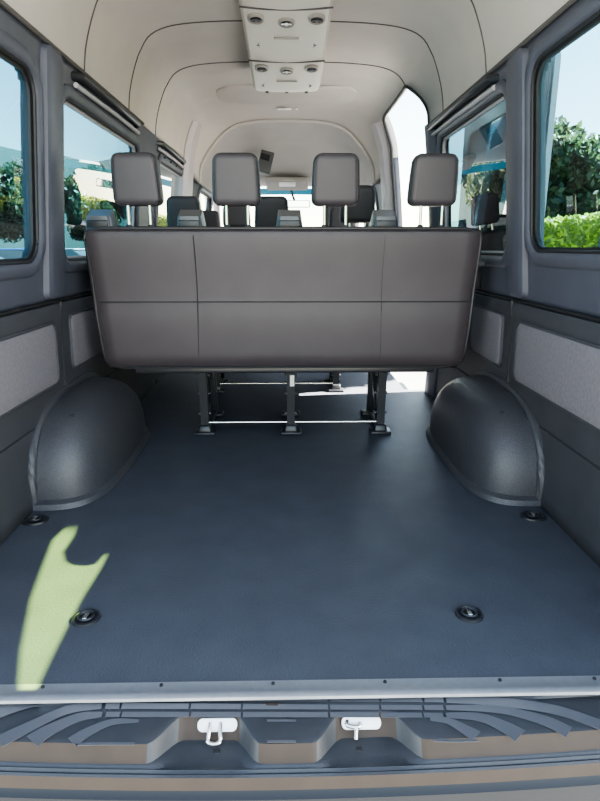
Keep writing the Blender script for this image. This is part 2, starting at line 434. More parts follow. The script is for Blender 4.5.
def armrest(parent, x, y, z, lean=0):
    """raised armrest whose end shows over the backrest"""
    rings = []
    for t, w, d in ((0, .055, .045), (.55, .058, .048), (.8, .056, .05), (1, .046, .046)):
        zz = z-.34+.34*t
        rings.append([Vector((x+px+lean*t*.03, y+py+.0*t, zz+(.018 if py > 0 else -.012)*(t > .5))) for px, py in rrect(-w, w, -d, d, .014, 4)])
    a = obj('armrest', fixn(loft(nb(), rings)), 'greyp', parent)
    obj('armrest_end', bx((x+lean*.03, y-.047, z-.045), (.086, .012, .035), .004), 'blackp', a)
    return a
def backrest(parent, x0, x1, yb, yt, z0, z1, m='leather', seams=(), hseam=None, th=.10):
    """rear face runs (yb,z0)->(yt,z1)"""
    n = 16; H = z1-z0; W_ = x1-x0
    prof = [(yb+.05, z0), (yb+.012, z0+.012), (yb-.012, z0+.05), (yb-.022, z0+.13*H+.03), (yb-.018+.25*(yt-yb), z0+.38*H), (yb+.6*(yt-yb), z0+.62*H), (yt-.004, z1-.04), (yt+.004, z1-.010), (yt+.02, z1), (yt+th*.8, z1-.004), (yt+th, z1-.03), (yb+th+.02, z0+.15*H), (yb+th, z0)]
    rear = interp([(0, y, z) for y, z in prof[:9]], 4) + [Vector((0, y, z)) for y, z in prof[9:]]
    cols = []
    def ins(z):  # narrower at the bottom
        t = (z-z0)/H; return .02*(1-t)**2 + (.02*max(0, 1-t/.08)**2) + .012*max(0, (t-.94)/.06)**2
    N = 44
    for i in range(N+1):
        u = i/N; e = 0
        ring = []
        for p in rear:
            xl, xr = x0+ins(p.z), x1-ins(p.z)
            # edge rounding in depth
            dist = min(u, 1-u)*W_; k = max(0, 1-dist/.03); dy = k*k*.022
            cy = yb+.05+(yt-yb)*(p.z-z0)/H
            yy = p.y+dy if p.y < cy else p.y-dy
            uu = u if not (0 < u < 1) else u
            g = 0
            for sx in seams:
                dd = abs((xl+(xr-xl)*u)-(sx)); g = max(g, 1-dd/.02) if dd < .02 else g
            if p.y < cy: yy += g*.004
            if hseam and abs(p.z-hseam) < .02 and p.y < cy: yy += .004*(1-abs(p.z-hseam)/.02)
            ring.append(Vector((xl+(xr-xl)*uu, yy, p.z)))
        cols.append(ring)
    br = obj('backrest', fixn(loft(nb(), cols)), m, parent)
    def rear_at(z):
        b = min(range(len(rear[:33])), key=lambda i: abs(rear[i].z-z))
        return rear[b].y
    def ry(z):
        pts = sorted([(p.z, p.y) for p in rear[3:30]]); return lerp_tab(pts, z)
    if seams:
        for sx in seams:
            bm = nb(); tube(bm, [(sx+.012*math.sin((z-z0)/H*2.2)*(-1 if sx > 0 else 1), ry(z)+.0025, z) for z in [z0+.03+(H-.06)*i/20 for i in range(21)]], .0026, 6)
            obj('stitching', bm, 'piping', br)
    if hseam:
        bm = nb(); tube(bm, [(x0+.03+(W_-.06)*i/30, ry(hseam)+.0015, hseam) for i in range(31)], .0028, 6); obj('stitching', bm, 'piping', br)
    # black piping border
    bm = nb(); P = []
    for i in range(0, 21): z = z0+.035+(H-.05)*i/20; P.append(Vector((x0+ins(z)+.004, ry(z)+.018, z)))
    for i in range(1, 20): P.append(Vector((x0+(W_)*i/20, yt+.006, z1-.001)))
    for i in range(20, -1, -1): z = z0+.035+(H-.05)*i/20; P.append(Vector((x1-ins(z)-.004, ry(z)+.018, z)))
    for i in range(19, 0, -1): P.append(Vector((x0+.03+(W_-.06)*i/20, yb+.006, z0+.013)))
    tube(bm, P, .006, 6, True); obj('piping', bm, 'piping', br)
    return br
def seat_leg(parent, x, yr, yf, zt):
    bm = nb()
    # rear upright: C section, leaning forward brace, rail
    loft(bm, [[Vector((x+px, yr+py+ty, z)) for px, py in ((-.019, -.018), (.019, -.018), (.019, .03), (.013, .03), (.013, -.010), (-.013, -.010), (-.013, .03), (-.019, .03))] for z, ty in ((.02, 0), (.12, .0), (zt+.02, -.035))])
    l = obj('leg', fixn(bm), 'steel', parent)
    bm = nb(); box(bm, (x, yr-.008, .008), (.10, .075, .016), .005); box(bm, (x, yr-.01, .03), (.066, .055, .035), .008, top=(.8, .7)); obj('foot', bm, 'steel', l)
    bm = nb(); loft(bm, [[Vector((x+px, y, z+pz)) for px, pz in ((-.012, -.03), (.012, -.03), (.012, .03), (-.012, .03))] for y, z in ((yr+.04, .05), (yr+.14, .12), (yr+.27, .28), (yr+.30, zt))]); obj('brace', fixn(bm), 'steel', l)
    bm = nb(); box(bm, (x, (yr+yf)/2, .02), (.035, yf-yr, .022), .004); obj('floor_rail', bm, 'steel', l)
    bm = nb(); box(bm, (x, yf, .14), (.04, .05, .28), .006, rot=(.12, 0, 0)); box(bm, (x, yf, .008), (.10, .08, .016), .005); obj('front_leg', bm, 'steel', l)
    for zz in (.1, .2, .29):
        bm = nb(); cyl(bm, (x-.03, yr+.005, zz), (x+.03, yr+.005, zz), .007, n=10); obj('bolt', bm, 'greyp', l)
    return l

rb = thing('rear_bench_seat', 'dark grey four-seat bench nearest the camera, seen from behind', 'bench seat', (0, 2.6, 0))
backrest(rb, -.79, .765, 2.40, 2.33, .375, .952, seams=(-.375, .390), hseam=.665)
HX = (-.577, -.196, .187, .566)
for x in HX: headrest(rb, x, 2.375, 1.035)
for x, l in ((-.735, -1), (-.385, -.4), (.008, 0), (.392, .3)): armrest(rb, x, 2.49, 1.012, l)
bm = nb(); box(bm, (-.0125, 2.66, .435), (1.48, .44, .12), .04, rot=(.06, 0, 0)); obj('seat_cushion', bm, 'leather', rb)
bm = nb(); box(bm, (-.0125, 2.66, .365), (1.30, .40, .03), .008); obj('seat_pan', bm, 'steel', rb)
for x in (-.405, .012, .448): l = seat_leg(rb, x, 2.70, 3.02, .37)
obj('safety_sticker', bx((.018, 2.6605, .27), (.020, .002, .055), 0, rot=(.129, 0, 0)), 'sheet', rb)
bm = nb(); cyl(bm, (-.40, 2.70, .055), (.445, 2.70, .055), .0065, n=12); obj('cross_rod', bm, 'chrome', rb)
bm = nb(); box(bm, (-.06, 2.72, .325), (.05, .05, .05), .01); cyl(bm, (-.10, 2.72, .33), (-.02, 2.72, .33), .014); obj('release_latch', bm, 'greyp', rb)
for x in HX:
    for sx in (-.042, .042):
        obj('post_guide', bx((x+sx, 2.375, .958), (.022, .02, .014), .005), 'blackp', rb)

def mid_bench(y, label, hz=(0, 0, 0)):
    t = thing('passenger_bench_seat', label, 'bench seat', (-.08, y+.3, 0), 'three-seat passenger benches ahead of the rear bench')
    backrest(t, -.76, .58, y+.06, y, .38, .90, seams=(-.31, .15), hseam=.65)
    for x, d in zip((-.548, -.083, .375), hz): headrest(t, x, y+.04, .95+d, post=.09+d)
    obj('seat_cushion', bx((-.09, y+.34, .435), (1.30, .46, .13), .045), 'leather', t)
    for x in (-.45, .30):
        seat_leg(t, x, y+.35, y+.62, .37)
    bm = nb(); cyl(bm, (-.45, y+.35, .05), (.30, y+.35, .05), .0065, n=12); obj('cross_rod', bm, 'chrome', t)
    for x in (-.70, -.31, .14): armrest(t, x, y+.14, .92)
    return t
mid_bench(3.20, 'dark grey three-seat bench directly ahead of the rear bench', (0, 0, .055))
mid_bench(4.10, 'dark grey three-seat bench farthest forward, just behind the front seats', (-.02, -.02, 0))
def front_seat(x, label):
    t = thing('front_seat', label, 'front seat', (x, 5.4, 0), 'pair of front seats in the cab')
    backrest(t, x-.24, x+.24, 5.28, 5.2, .45, 1.0)
    headrest(t, x, 5.25, 1.05, w=.24, h=.18)
    obj('seat_cushion', bx((x, 5.6, .47), (.48, .5, .14), .045), 'leather', t)
    obj('seat_base', bx((x, 5.58, .20), (.40, .42, .40), .02), 'blackp', t)
front_seat(-.44, 'left front seat in the cab behind the steering wheel')
front_seat(.44, 'right front seat in the cab beside the open side door')

# ------------------------------------------------------------------ overhead vent unit
vu = thing('overhead_vent_unit', 'cream overhead air vent unit with six round vents on the ceiling', 'vent unit', (0, 3.2, 1.93))
def module(y0, y1, z0, z1, ztop, w0, w1, end=False):
    n = 14; rings = []
    for i in range(n+1):
        t = i/n; y = y0+(y1-y0)*t; w = w0+(w1-w0)*t; z = z0+(z1-z0)*(t**.8)
        if end and t > .85: z += .03*((t-.85)/.15)**2
        rings.append([Vector((-w, y, ztop)), Vector((-w+.006, y, z+.03)), Vector((-w+.022, y, z+.006)), Vector((-w+.045, y, z)), Vector((0, y, z-.004)), Vector((w-.045, y, z)), Vector((w-.022, y, z+.006)), Vector((w-.006, y, z+.03)), Vector((w, y, ztop))])
    return fixn(loft(nb(), rings)), lambda t: z0+(z1-z0)*(t**.8)
mods = [(2.15, 2.80, 1.905, 1.872), (2.80, 3.38, 1.872, 1.830), (3.38, 3.95, 1.830, 1.790)]
for mi, (a, b, za, zb) in enumerate(mods):
    bm, zf = module(a, b, za, zb, 1.935, .208, .208, mi == 2)
    p = obj('vent_panel', bm, 'ac', vu)
    bm = nb(); tube(bm, [(x, a+.004-(.0 if True else 0)+.030*(1-(x/.2)**2), za-.006) for x in [-.2+.04*i for i in range(11)]], .004, 6); obj('panel_joint', bm, 'seam', p)
    sl = math.atan2(zb-za, b-a)
    for x, ty in ((-.135, .36), (0, .42), (.135, .36)):
        y = a+(b-a)*(ty-.18); z = za+(zb-za)*((y-a)/(b-a))**.8-.004
        mt = Matrix.Translation((x, y, z)) @ Euler((sl, 0, 0)).to_matrix().to_4x4()
        def ringo(rr, zz): return [(rr*1.0*math.cos(2*PI*k/24), rr*1.15*math.sin(2*PI*k/24), zz) for k in range(24)]
        bm = nb(); loft(bm, [ringo(.038, .01), ringo(.038, -.006), ringo(.034, -.010), ringo(.029, -.009), ringo(.027, -.002)]); bm.transform(mt)
        v = obj('vent', fixn(bm), 'ventrim', p)
        bm = nb(); loft(bm, [ringo(.0275, -.001), ringo(.026, -.006), ringo(.012, -.008)]); bm.transform(mt); obj('vent_core', fixn(bm), 'dark', v)
        bm = nb(); box(bm, (0, 0, -.010), (.046, .006, .005), .001); box(bm, (0, .0, -.010), (.014, .022, .006), .003); bm.transform(mt); obj('vent_blade', bm, 'white' if x == 0 else 'greyp', v)
    y = a+(b-a)*.52; z = za+(zb-za)*.52**.8-.008
    obj('slot', bx((0, y, z), (.12, .014, .006), .002, rot=(sl, 0, 0)), 'ventrim', p)
    for sx in (-1, 1):
        bm = nb(); yy = a+(b-a)*.68; zz = za+(zb-za)*.68**.8-.004
        box(bm, (sx*.135, yy, zz), (.004, .05, .004)); box(bm, (sx*.140, yy, zz), (.012, .004, .004)); obj('switch_mark', bm, 'greyp', p)
for x in (-.12, .0, .12): obj('end_clip', bx((x, 3.90, 1.795), (.02, .03, .012), .003), 'greyp', vu)
dl = thing('ceiling_light', 'small white strip light in the headliner ahead of the vent unit', 'ceiling light', (0, 4.90, 1.918))
obj('lens', bx((-.02, 4.90, 1.912), (.11, .035, .010), .004), 'white', dl)
obj('switch', bx((.075, 4.90, 1.912), (.02, .03, .008), .003), 'white', dl)

# ------------------------------------------------------------------ tie-down rings
TD = [(35, 519.5, 'left tie-down ring in the floor beside the left wheel arch'), (533, 515.5, 'right tie-down ring in the floor beside the right wheel arch'), (86, 617.5, 'left tie-down ring in the floor next to the sun patch'), (469, 613.5, 'right tie-down ring in the open floor near the sill')]
def tiedown(i, px, py, lab):
    p = onz(px, py, .004); t = thing('tie_down_ring', lab, 'tie-down ring', (p.x, p.y, 0), 'tie-down rings in the floor')
    def ring(r, z, k=1): return [(p.x+r*k*math.cos(2*PI*q/28), p.y+r*math.sin(2*PI*q/28), z) for q in range(28)]
    k = 1.15 if i < 2 else 1.0; s = 1.05 if i < 2 else .92
    obj('cup', fixn(loft(nb(), [ring(.037*s, .0005, k), ring(.036*s, .006, k), ring(.030*s, .007, k), ring(.025*s, .0025, k), ring(.012, .002, k)])), 'blackp', t)
    bm = nb(); tube(bm, [(p.x+.017*math.cos(2*PI*q/20), p.y+.017*math.sin(2*PI*q/20), .008) for q in range(20)], .0032, 8, True); obj('ring', bm, 'steel', t)
    bm = nb(); box(bm, (p.x, p.y, .008), (.013, .03, .007), .003); obj('swivel', bm, 'chrome', t)
    return t
for i, (a, b, c) in enumerate(TD): tiedown(i, a, b, c)

# ------------------------------------------------------------------ sill strip
ss = thing('sill_strip', 'bright aluminium edging strip screwed across the rear floor edge', 'sill strip', (0, .995, 0))
bm = nb(); cols = []
for i in range(21):
    x = -.88+1.76*i/20
    cols.append([Vector((x, 1.022, .0005)), Vector((x, 1.020, .003)), Vector((x, .994, .0035)), Vector((x, .990, .0055)), Vector((x, .978, .006)), Vector((x, .973, .004)), Vector((x, .972, -.002)), Vector((x, .976, -.006)), Vector((x, 1.02, -.006))])
obj('strip', fixn(loft(bm, cols)), 'alu', ss)
for px in (-73, 43, 161, 273, 386, 503, 600, -130):
    p = onz(px, 686, .005); obj('screw', (lambda b: cyl(b, (p.x, 1.010, .003), (p.x, 1.010, .0065), .0042, .0034, 10))(nb()), 'dark', ss)

# ------------------------------------------------------------------ bumper step
bu = thing('rear_bumper_step', 'grey plastic rear bumper step with ribbed tread and two latch pockets', 'bumper', (0, .92, -.05))
MAIN = [(1.0, -.012), (.978, -.013), (.970, -.017), (.945, -.021), (.898, -.0245), (.890, -.0275), (.8775, -.050), (.873, -.056), (.869, -.0575), (.866, -.0615), (.863, -.058), (.859, -.0625), (.855, -.061), (.851, -.064), (.842, -.083), (.838, -.089), (.832, -.094), (.826, -.15), (.81, -.30), (.84, -.42)]
POCK = [(1.0, -.012), (.978, -.013), (.970, -.017), (.962, -.019), (.958, -.020), (.955, -.022), (.936, -.050), (.930, -.058), (.892, -.061), (.876, -.064), (.866, -.0615), (.860, -.0645), (.856, -.062), (.851, -.064), (.842, -.083), (.838, -.089), (.832, -.094), (.826, -.15), (.81, -.30), (.84, -.42)]
XP = [onz(x, 738, -.03).x for x in (148, 182, 232, 262)]; XQ = [onz(x, 738, -.03).x for x in (312, 345, 392, 425)]
def pk(x):
    for q in (XP, XQ):
        if q[0] < x < q[3]:
            if x < q[1]: t = (x-q[0])/(q[1]-q[0])
            elif x > q[2]: t = (q[3]-x)/(q[3]-q[2])
            else: t = 1
            return t*t*(3-2*t)
    return 0
def bpt(x, i):
    t = pk(x); m, q = MAIN[i], POCK[i]
    bend = .055*x*x*min(1, i/3)
    return Vector((x, m[0]*(1-t)+q[0]*t+bend, m[1]*(1-t)+q[1]*t))
xs = [-.95+1.9*i/190 for i in range(191)]
def strip(name, a, b, m):
    bm = nb(); loft(bm, [[bpt(x, i) for i in range(a, b+1)] for x in xs], closed=False); return obj(name, fixn(bm), m, bu)
strip('step_top', 0, 5, 'bump'); rf = strip('rear_face', 5, 7, ('bumpt', 'bump'))
for f_ in rf.data.polygons:
    if .03 < pk(f_.center.x) < .86: f_.material_index = 1
strip('ledge', 7, 13, 'bump'); strip('lip', 13, 14, 'bumpt'); strip('lower_face', 14, 19, 'lowb')
# tread inserts: thin ribbons lying on the step
def surfz(y, x):
    b = .055*x*x*max(0, min(1, (.978-y)/.03)); return lerp_tab([(.898, -.0245), (.945, -.021), (.970, -.017), (.978, -.013)], y-b)+.0022
def ribbon(pts, w0, w1=None, name='tread_insert', m='tread'):
    w1 = w1 or w0; P = [onz(x, y, -.022) for x, y in pts]; P = interp(P, 5) if len(P) > 2 else [P[0]+(P[1]-P[0])*i/8 for i in range(9)]
    bm = nb(); L = []; R_ = []; n = len(P)
    for i, p in enumerate(P):
        d = (P[min(n-1, i+1)]-P[max(0, i-1)]); d.z = 0; d.normalize(); nrm = Vector((-d.y, d.x, 0)); w = (w0+(w1-w0)*i/(n-1))/2
        for arr, sgn in ((L, 1), (R_, -1)):
            q = p+nrm*w*sgn; q.z = surfz(q.y, q.x); arr.append(bm.verts.new(q))
    for i in range(n-1): bm.faces.new((L[i], L[i+1], R_[i+1], R_[i]))
    o = obj(name, fixn(bm), m, bu, smooth=False, solid=.0008); return o
def mirr(pts): return [(575-x, y-2) for x, y in pts]
# straight rows in the middle
for (y, w) in ((703.8, .0085), (709.6, .0105), (716.2, .0110)):
    for a, b in ((106, 120), (122, 189), (191, 241), (243, 328), (330, 379), (381, 422), (424, 443)):
        ribbon([(a, y), (b, y)], w)
for L, Rr, w, w2 in (([(103, 703.8), (60, 704.5), (20, 709), (-30, 724)], [(446, 703.8), (500, 705), (560, 712), (618, 731)], .010, .030), ([(102, 709.6), (66, 713), (32, 726), (0, 741)], [(446, 709.6), (500, 711), (545, 721), (569, 732)], .010, .034), ([(102, 716.2), (78, 719), (48, 731), (32, 741)], [(446, 716.2), (480, 718), (507, 728), (520, 735.5)], .011, .040)):
    ribbon(L, w, w2); ribbon(Rr, w, w2)
ribbon([(139, 722), (112, 723), (86, 733), (72, 742)], .007, .030); ribbon([(76, 744), (100, 743.5), (134, 743.5)], .006)
ribbon([(430, 720), (448, 721.5), (468, 731), (476, 736)], .007, .034); ribbon([(434, 740), (455, 740.5), (478, 740)], .006)
ribbon([(267, 721.5), (296, 721.5)], .005); ribbon([(267, 741), (296, 741)], .005)
ribbon([(266, 708.5), (278, 708.5)], .009, name='brown_marker', m='bumpt')
obj('drain_clip', bx(onz(541, 727, -.026)+Vector((0, 0, -.0015)), (.014, .010, .005), .002), 'dark', bu)
# strikers
def striker(px, lab, open_):
    p = onz(px, 727, -.045); x = p.x; bend = .055*x*x
    bm = nb(); rr = [(u, v) for u, v in rrect(-.039, .039, -.012, .012, .0105, 5)]
    loft(bm, [[(u, v, z) for u, v in rr] for z in (-.002, .003)]+[[(u*.94, v*.88, .0045) for u, v in rr]]); fixn(bm)
    sl = math.atan2(.028, .019); X = x+(.012 if not open_ else .004)
    mt = Matrix.Translation((X, .9455-.002+bend, -.0345)) @ Euler((sl, 0, 0)).to_matrix().to_4x4(); bm.transform(mt)
    t = obj('striker_plate', bm, 'white', bu); t['label'] = lab
    bm = nb(); y0 = .944+bend
    if open_: pts = [(x-.010, y0, -.030), (x-.011, y0-.016, -.038), (x-.010, y0-.030, -.048), (x+.010, y0-.030, -.048), (x+.011, y0-.016, -.038), (x+.010, y0, -.030)]
    else: pts = [(x-.016, y0, -.030), (x-.016, y0-.010, -.032), (x+.004, y0-.012, -.034), (x+.010, y0-.006, -.032), (x+.002, y0-.012, -.036), (x-.002, y0-.030, -.047)]
    tube(bm, interp(pts, 5), .0042, 8); obj('hook', bm, 'chrome', t)
    bm = nb(); box(bm, (x+(.006 if open_ else .004), .905+bend, -.0605), (.014, .010, .004), .001); obj('drain_hole', bm, 'dark', bu)
striker(216, 'white plate with a steel loop', True)
striker(355, 'white plate with a hooked steel pin', False)

# ------------------------------------------------------------------ cab
ds = struct(obj('trim_6', fixn(loft(nb(), [[Vector((x, y, z)) for y, z in ((6.55, .45), (6.25, .55), (6.2, .80), (6.3, .90 + (.06 if abs(x+.4) < .2 else 0)), (6.55, .94), (7.1, .93), (7.1, .3))] for x in (-.84, -.6, -.55, -.4, -.25, -.2, 0, .4, .84)])), 'blackp'))
obj('screen', bx((0, 6.27, .93), (.26, .03, .14), .01), 'vent', ds)
sw = thing('steering_wheel', 'black steering wheel ahead of the left front seat', 'steering wheel', (-.42, 6.0, .82))
def circ(r, off=0): return [Matrix.Translation((-.42, 6.0, .82)) @ Euler((math.radians(55), 0, 0)).to_matrix().to_4x4() @ Vector((r*math.cos(2*PI*k/28), r*math.sin(2*PI*k/28), off)) for k in range(28)]
obj('wheel_rim', tube(nb(), circ(.19), .016, 8, True), 'blackp', sw)
bm = nb(); loft(bm, [circ(.07, -.03), circ(.065, .01), circ(.03, .015)]); obj('hub', fixn(bm), 'blackp', sw)
bm = nb(); c = circ(.19); h = circ(.05)
for k in (0, 14, 21): tube(bm, [h[k], c[k]], .014, 8)
obj('spoke', bm, 'blackp', sw)
bm = nb(); tube(bm, [(-.42, 6.0, .81), (-.42, 6.3, .6)], .03, 10); obj('column', bm, 'blackp', sw)
# windscreen
bm = nb(); loft(bm, [[Vector((x, 6.25+.02*0, 1.475-.03*(x/.72)**2)), Vector((x*1.08, 7.0-.10*(x/.72)**2, .93))] for x in [-.72+.12*i for i in range(13)]], closed=False)
wsx = struct(obj('window_9', bm, 'clear'))
bm = nb()
for s in (-1, 1): tube(bm, [(s*.72, 6.23, 1.44), (s*.75, 6.55, 1.22), (s*.79, 6.95, .93)], .045, 8)
obj('pillar', bm, 'cream', wsx)
bm = nb(); loft(bm, [[Vector((x, 6.262, 1.46-.03*(x/.72)**2)), Vector((x*1.01, 6.33, 1.405-.03*(x/.72)**2))] for x in [-.70+.1*i for i in range(15)]], closed=False); obj('sun_band', bm, 'tint', wsx)
struct(obj('wall_front', bx((0, 7.12, .45), (1.8, .06, .98)), 'blackp'))
rm = thing('rear_view_mirror', 'small rectangular rear-view mirror below the windscreen top', 'mirror', (.11, 6.15, 1.32))
obj('housing', bx((.11, 6.15, 1.30), (.24, .03, .07), .012), 'blackp', rm)
obj('mirror_face', bx((.11, 6.133, 1.30), (.22, .004, .055), .0), 'mirror', rm)
obj('stem', tube(nb(), [(.08, 6.16, 1.31), (.05, 6.22, 1.40), (.03, 6.24, 1.47)], .012), 'blackp', rm)
oc = thing('overhead_console', 'pale overhead light console at the windscreen top centre', 'console', (0, 6.1, 1.48))
obj('body', bx((0, 6.08, 1.485), (.42, .24, .05), .02, rot=(-.3, 0, 0)), 'cab', oc)
obj('lens', bx((0, 6.02, 1.475), (.16, .08, .02), .006, rot=(-.3, 0, 0)), 'white', oc)
gp = thing('storage_pocket', 'small grey storage pocket with dark slots on the left above the cab', 'pocket', (-.2, 5.6, 1.62))
obj('pocket_frame', bx((-.19, 5.45, 1.60), (.12, .05, .19), .01, rot=(-.3, .25, 0)), 'greyp', gp)
for dz in (-.045, .04): obj('slot', bx((-.19, 5.425+.0, 1.60+dz), (.08, .02, .05), .004, rot=(-.3, .25, 0)), 'dark', gp)

# ------------------------------------------------------------------ seat belts by the windows
def belt(s, y):
    lab = 'black seat belt and buckle hanging on the %s wall beside the rear bench' % ('left' if s < 0 else 'right')
    x = s*(Xw(.75)-.05); t = thing('seat_belt', lab, 'seat belt', (x, y, .74))
    obj('retractor', bx((x, y, .74), (.05, .09, .09), .012), 'blackp', t)
    obj('cover', bx((x, y, .81), (.06, .13, .025), .008), 'greyp', t)
    bm = nb(); 
    P = [(x-s*.03, y-.02, .80), (x-s*.04, y-.03, .72), (x-s*.035, y-.035, .60), (x-s*.03, y-.03, .50)]
    for a, b in zip(P, P[1:]):
        a, b = Vector(a), Vector(b); box(bm, (a+b)/2, (.005, .045, (b-a).length+.004))
    obj('webbing', bm, 'belt', t)
    obj('buckle', bx((x-s*.042, y-.035, .70), (.02, .05, .07), .006), 'greyp', t)
belt(-1, 2.62); belt(1, 2.62)

# ------------------------------------------------------------------ side door, slid back outside the right wall
def panel_with_holes(name, outer, holes, xplane, thick, m, parent=None):
    cu = bpy.data.curves.new(name, 'CURVE'); cu.dimensions = '2D'; cu.fill_mode = 'BOTH'; cu.extrude = thick/2
    for P in [outer]+holes:
        sp = cu.splines.new('POLY'); sp.points.add(len(P)-1); sp.use_cyclic_u = True
        for q, (a, b) in zip(sp.points, P): q.co = (a, b, 0, 1)
    tmp = bpy.data.objects.new('t', cu); C.objects.link(tmp)
    dg = bpy.context.evaluated_depsgraph_get(); me = bpy.data.meshes.new_from_object(tmp.evaluated_get(dg)); bpy.data.objects.remove(tmp)
    me.transform(Matrix(((0, 0, 1, xplane), (1, 0, 0, 0), (0, 1, 0, 0), (0, 0, 0, 1)))); me.name = name
    me.materials.clear(); me.materials.append(M[m]); o = bpy.data.objects.new(name, me); C.objects.link(o)
    if parent: o.parent = parent
    return o
sd = struct(panel_with_holes('door_1', rrect(2.36, 3.48, -.10, 1.62, .08), [rrect(2.52, 3.40, .82, 1.47, .07)], 1.00, .022, 'paint'))
obj('glass_pane', bx((1.00, 2.96, 1.145), (.005, .90, .67)), 'dglass', sd)
obj('inner_trim', bx((.975, 2.92, .38), (.02, 1.0, .75), .008), 'lower', sd)
obj('latch', bx((.985, 2.40, 1.06), (.012, .03, .03), .005), 'blackp', sd)
obj('edge_trim', bx((.986, 2.43, 1.1), (.006, .10, .9), .002), 'reveal', sd)

# door-like gobo added unseen beside the flank; its cut-out shapes the sun patch
SUN = Vector((-1, -.12, -.80)).normalized()
def back(px, py, z=0, X=1.07):
    p = onz(px, py, z); k = (X-p.x)/(-SUN.x); q = p - SUN*k; return (q.y, q.z)
patch = [(13, 691), (17, 650), (27, 600), (38, 570), (50, 540), (62, 528), (72, 524), (80, 521), (77, 535), (66, 552), (68, 561), (75, 565), (84, 566), (93, 564), (102, 554), (111, 553), (103, 570), (85, 599), (60, 648), (43, 684), (39, 691)]
fleck1 = [(80, 508), (91, 509), (88, 513), (81, 515)]
hole = [back(*p) for p in patch]; h2 = [back(*p) for p in fleck1]
arp = [Vector((-.745, 2.33, .245))+Vector((dx, dy, dz)) for dx, dy, dz in ((-.02, 0, -.05), (-.02, 0, .02), (.03, 0, .06), (.012, 0, -.01))]
gobo = struct(panel_with_holes('gobo_door', rrect(.80, 2.02, -.05, 1.82, .05), [hole], 1.07, .02, 'paint'))
bm = nb(); hy = [h[0] for h in hole]; hz = [h[1] for h in hole]
print('HOLE', min(hy), max(hy), min(hz), max(hz), h2)
box(bm, (1.085, (min(hy)+max(hy))/2, (min(hz)+max(hz))/2), (.004, max(hy)-min(hy)+.06, max(hz)-min(hz)+.06)); obj('glass_pane', bm, 'amber', gobo)  # added pane that tints the sunlight through the cut-out

# ------------------------------------------------------------------ outside
GZ = -.65
bm = nb(); 
box(bm, (0, 20, GZ-.05), (160, 160, .1)); gr = struct(obj('ground', bm, 'asphalt'))
def leaves(bm, fn, n, size):
    for _ in range(n):
        p, nr = fn(); s = size*random.uniform(.6, 1.3)
        a = Vector((random.gauss(0, 1), random.gauss(0, 1), random.gauss(0, 1))).normalized(); b = a.cross(Vector((random.gauss(0, 1), random.gauss(0, 1), random.gauss(0, 1))).normalized()).normalized()
        q = [p-a*s, p+b*s*.5, p+a*s, p-b*s*.5]; bm.faces.new([bm.verts.new(v) for v in q])
    return bm
def crown_mesh(n=9000, size=.16):
    bl = [(Vector((random.gauss(0, .45), random.gauss(0, .45), random.uniform(-.6, .7))), random.uniform(.35, .6)) for _ in range(14)]
    def fn():
        c, r = random.choice(bl); d = Vector((random.gauss(0, 1), random.gauss(0, 1), random.gauss(0, 1))).normalized()
        return c+d*r*random.uniform(.75, 1.02), d
    bm = nb(); leaves(bm, fn, n, size*.5)
    for c, r in bl:
        t = nb(); bmesh.ops.create_icosphere(t, subdivisions=2, radius=r*.78); add(bm, t, Matrix.Translation(c))
    me = bpy.data.meshes.new('crown'); bm.to_mesh(me); bm.free(); me.materials.append(M['leafd']); return me
crowns = [crown_mesh() for _ in range(2)]
def trunk_mesh():
    bm = nb(); tube(bm, [(0, 0, 0), (.05, .02, .5), (0, .05, 1)], .06, 8); 
    me = bpy.data.meshes.new('trunk'); bm.to_mesh(me); bm.free(); me.materials.append(M['bark']); return me
tm = trunk_mesh()
def tree(x, y, h, w, lab, ci=0, grp='trees around the car park'):
    t = thing('tree', lab, 'tree', (x, y, GZ), grp)
    tr = bpy.data.objects.new('trunk', tm); C.objects.link(tr); tr.parent = t; tr.scale = (h*.3, h*.3, h*.6)
    cr = bpy.data.objects.new('crown', crowns[ci % 2]); C.objects.link(cr); cr.parent = t
    cr.location = (0, 0, h*.6); cr.scale = (w/2, w/2, h*.42); cr.rotation_euler = (0, 0, random.uniform(0, 6))
tree(13, 27, 6.0, 5.0, 'dense dark tree behind the hedge, nearest the right rear window', 0)
tree(18.5, 33, 7.4, 5.5, 'tall dark tree farther behind the hedge on the right', 1)
tree(13, 36, 6.0, 5, 'dark tree farthest along the hedge on the right', 0)
tree(-19.5, 61, 9.2, 6, 'leafy tree on the left ridge, seen through the middle left window', 0)
tree(-26, 60, 8.8, 6, 'leafy tree on the left ridge, seen through the left rear window', 1)
tree(-13.5, 66, 9.4, 6, 'leafy tree on the left ridge, farthest from the van', 0)
# hedge
bm = nb()
def hf():
    s = random.random(); y = random.uniform(4, 45)
    if s < .5: return Vector((6.6+random.uniform(-.07, .03), y, random.uniform(GZ, 1.5))), None
    return Vector((random.uniform(6.6, 7.8), y, 1.5+random.uniform(-.05, .08))), None
leaves(bm, hf, 42000, .075); box(bm, (7.25, 24.5, .4), (1.15, 41, 2.1))
hd = obj('hedge', bm, 'leafh', smooth=False); tag(hd, 'long clipped bright green hedge along the car park on the right', 'hedge')
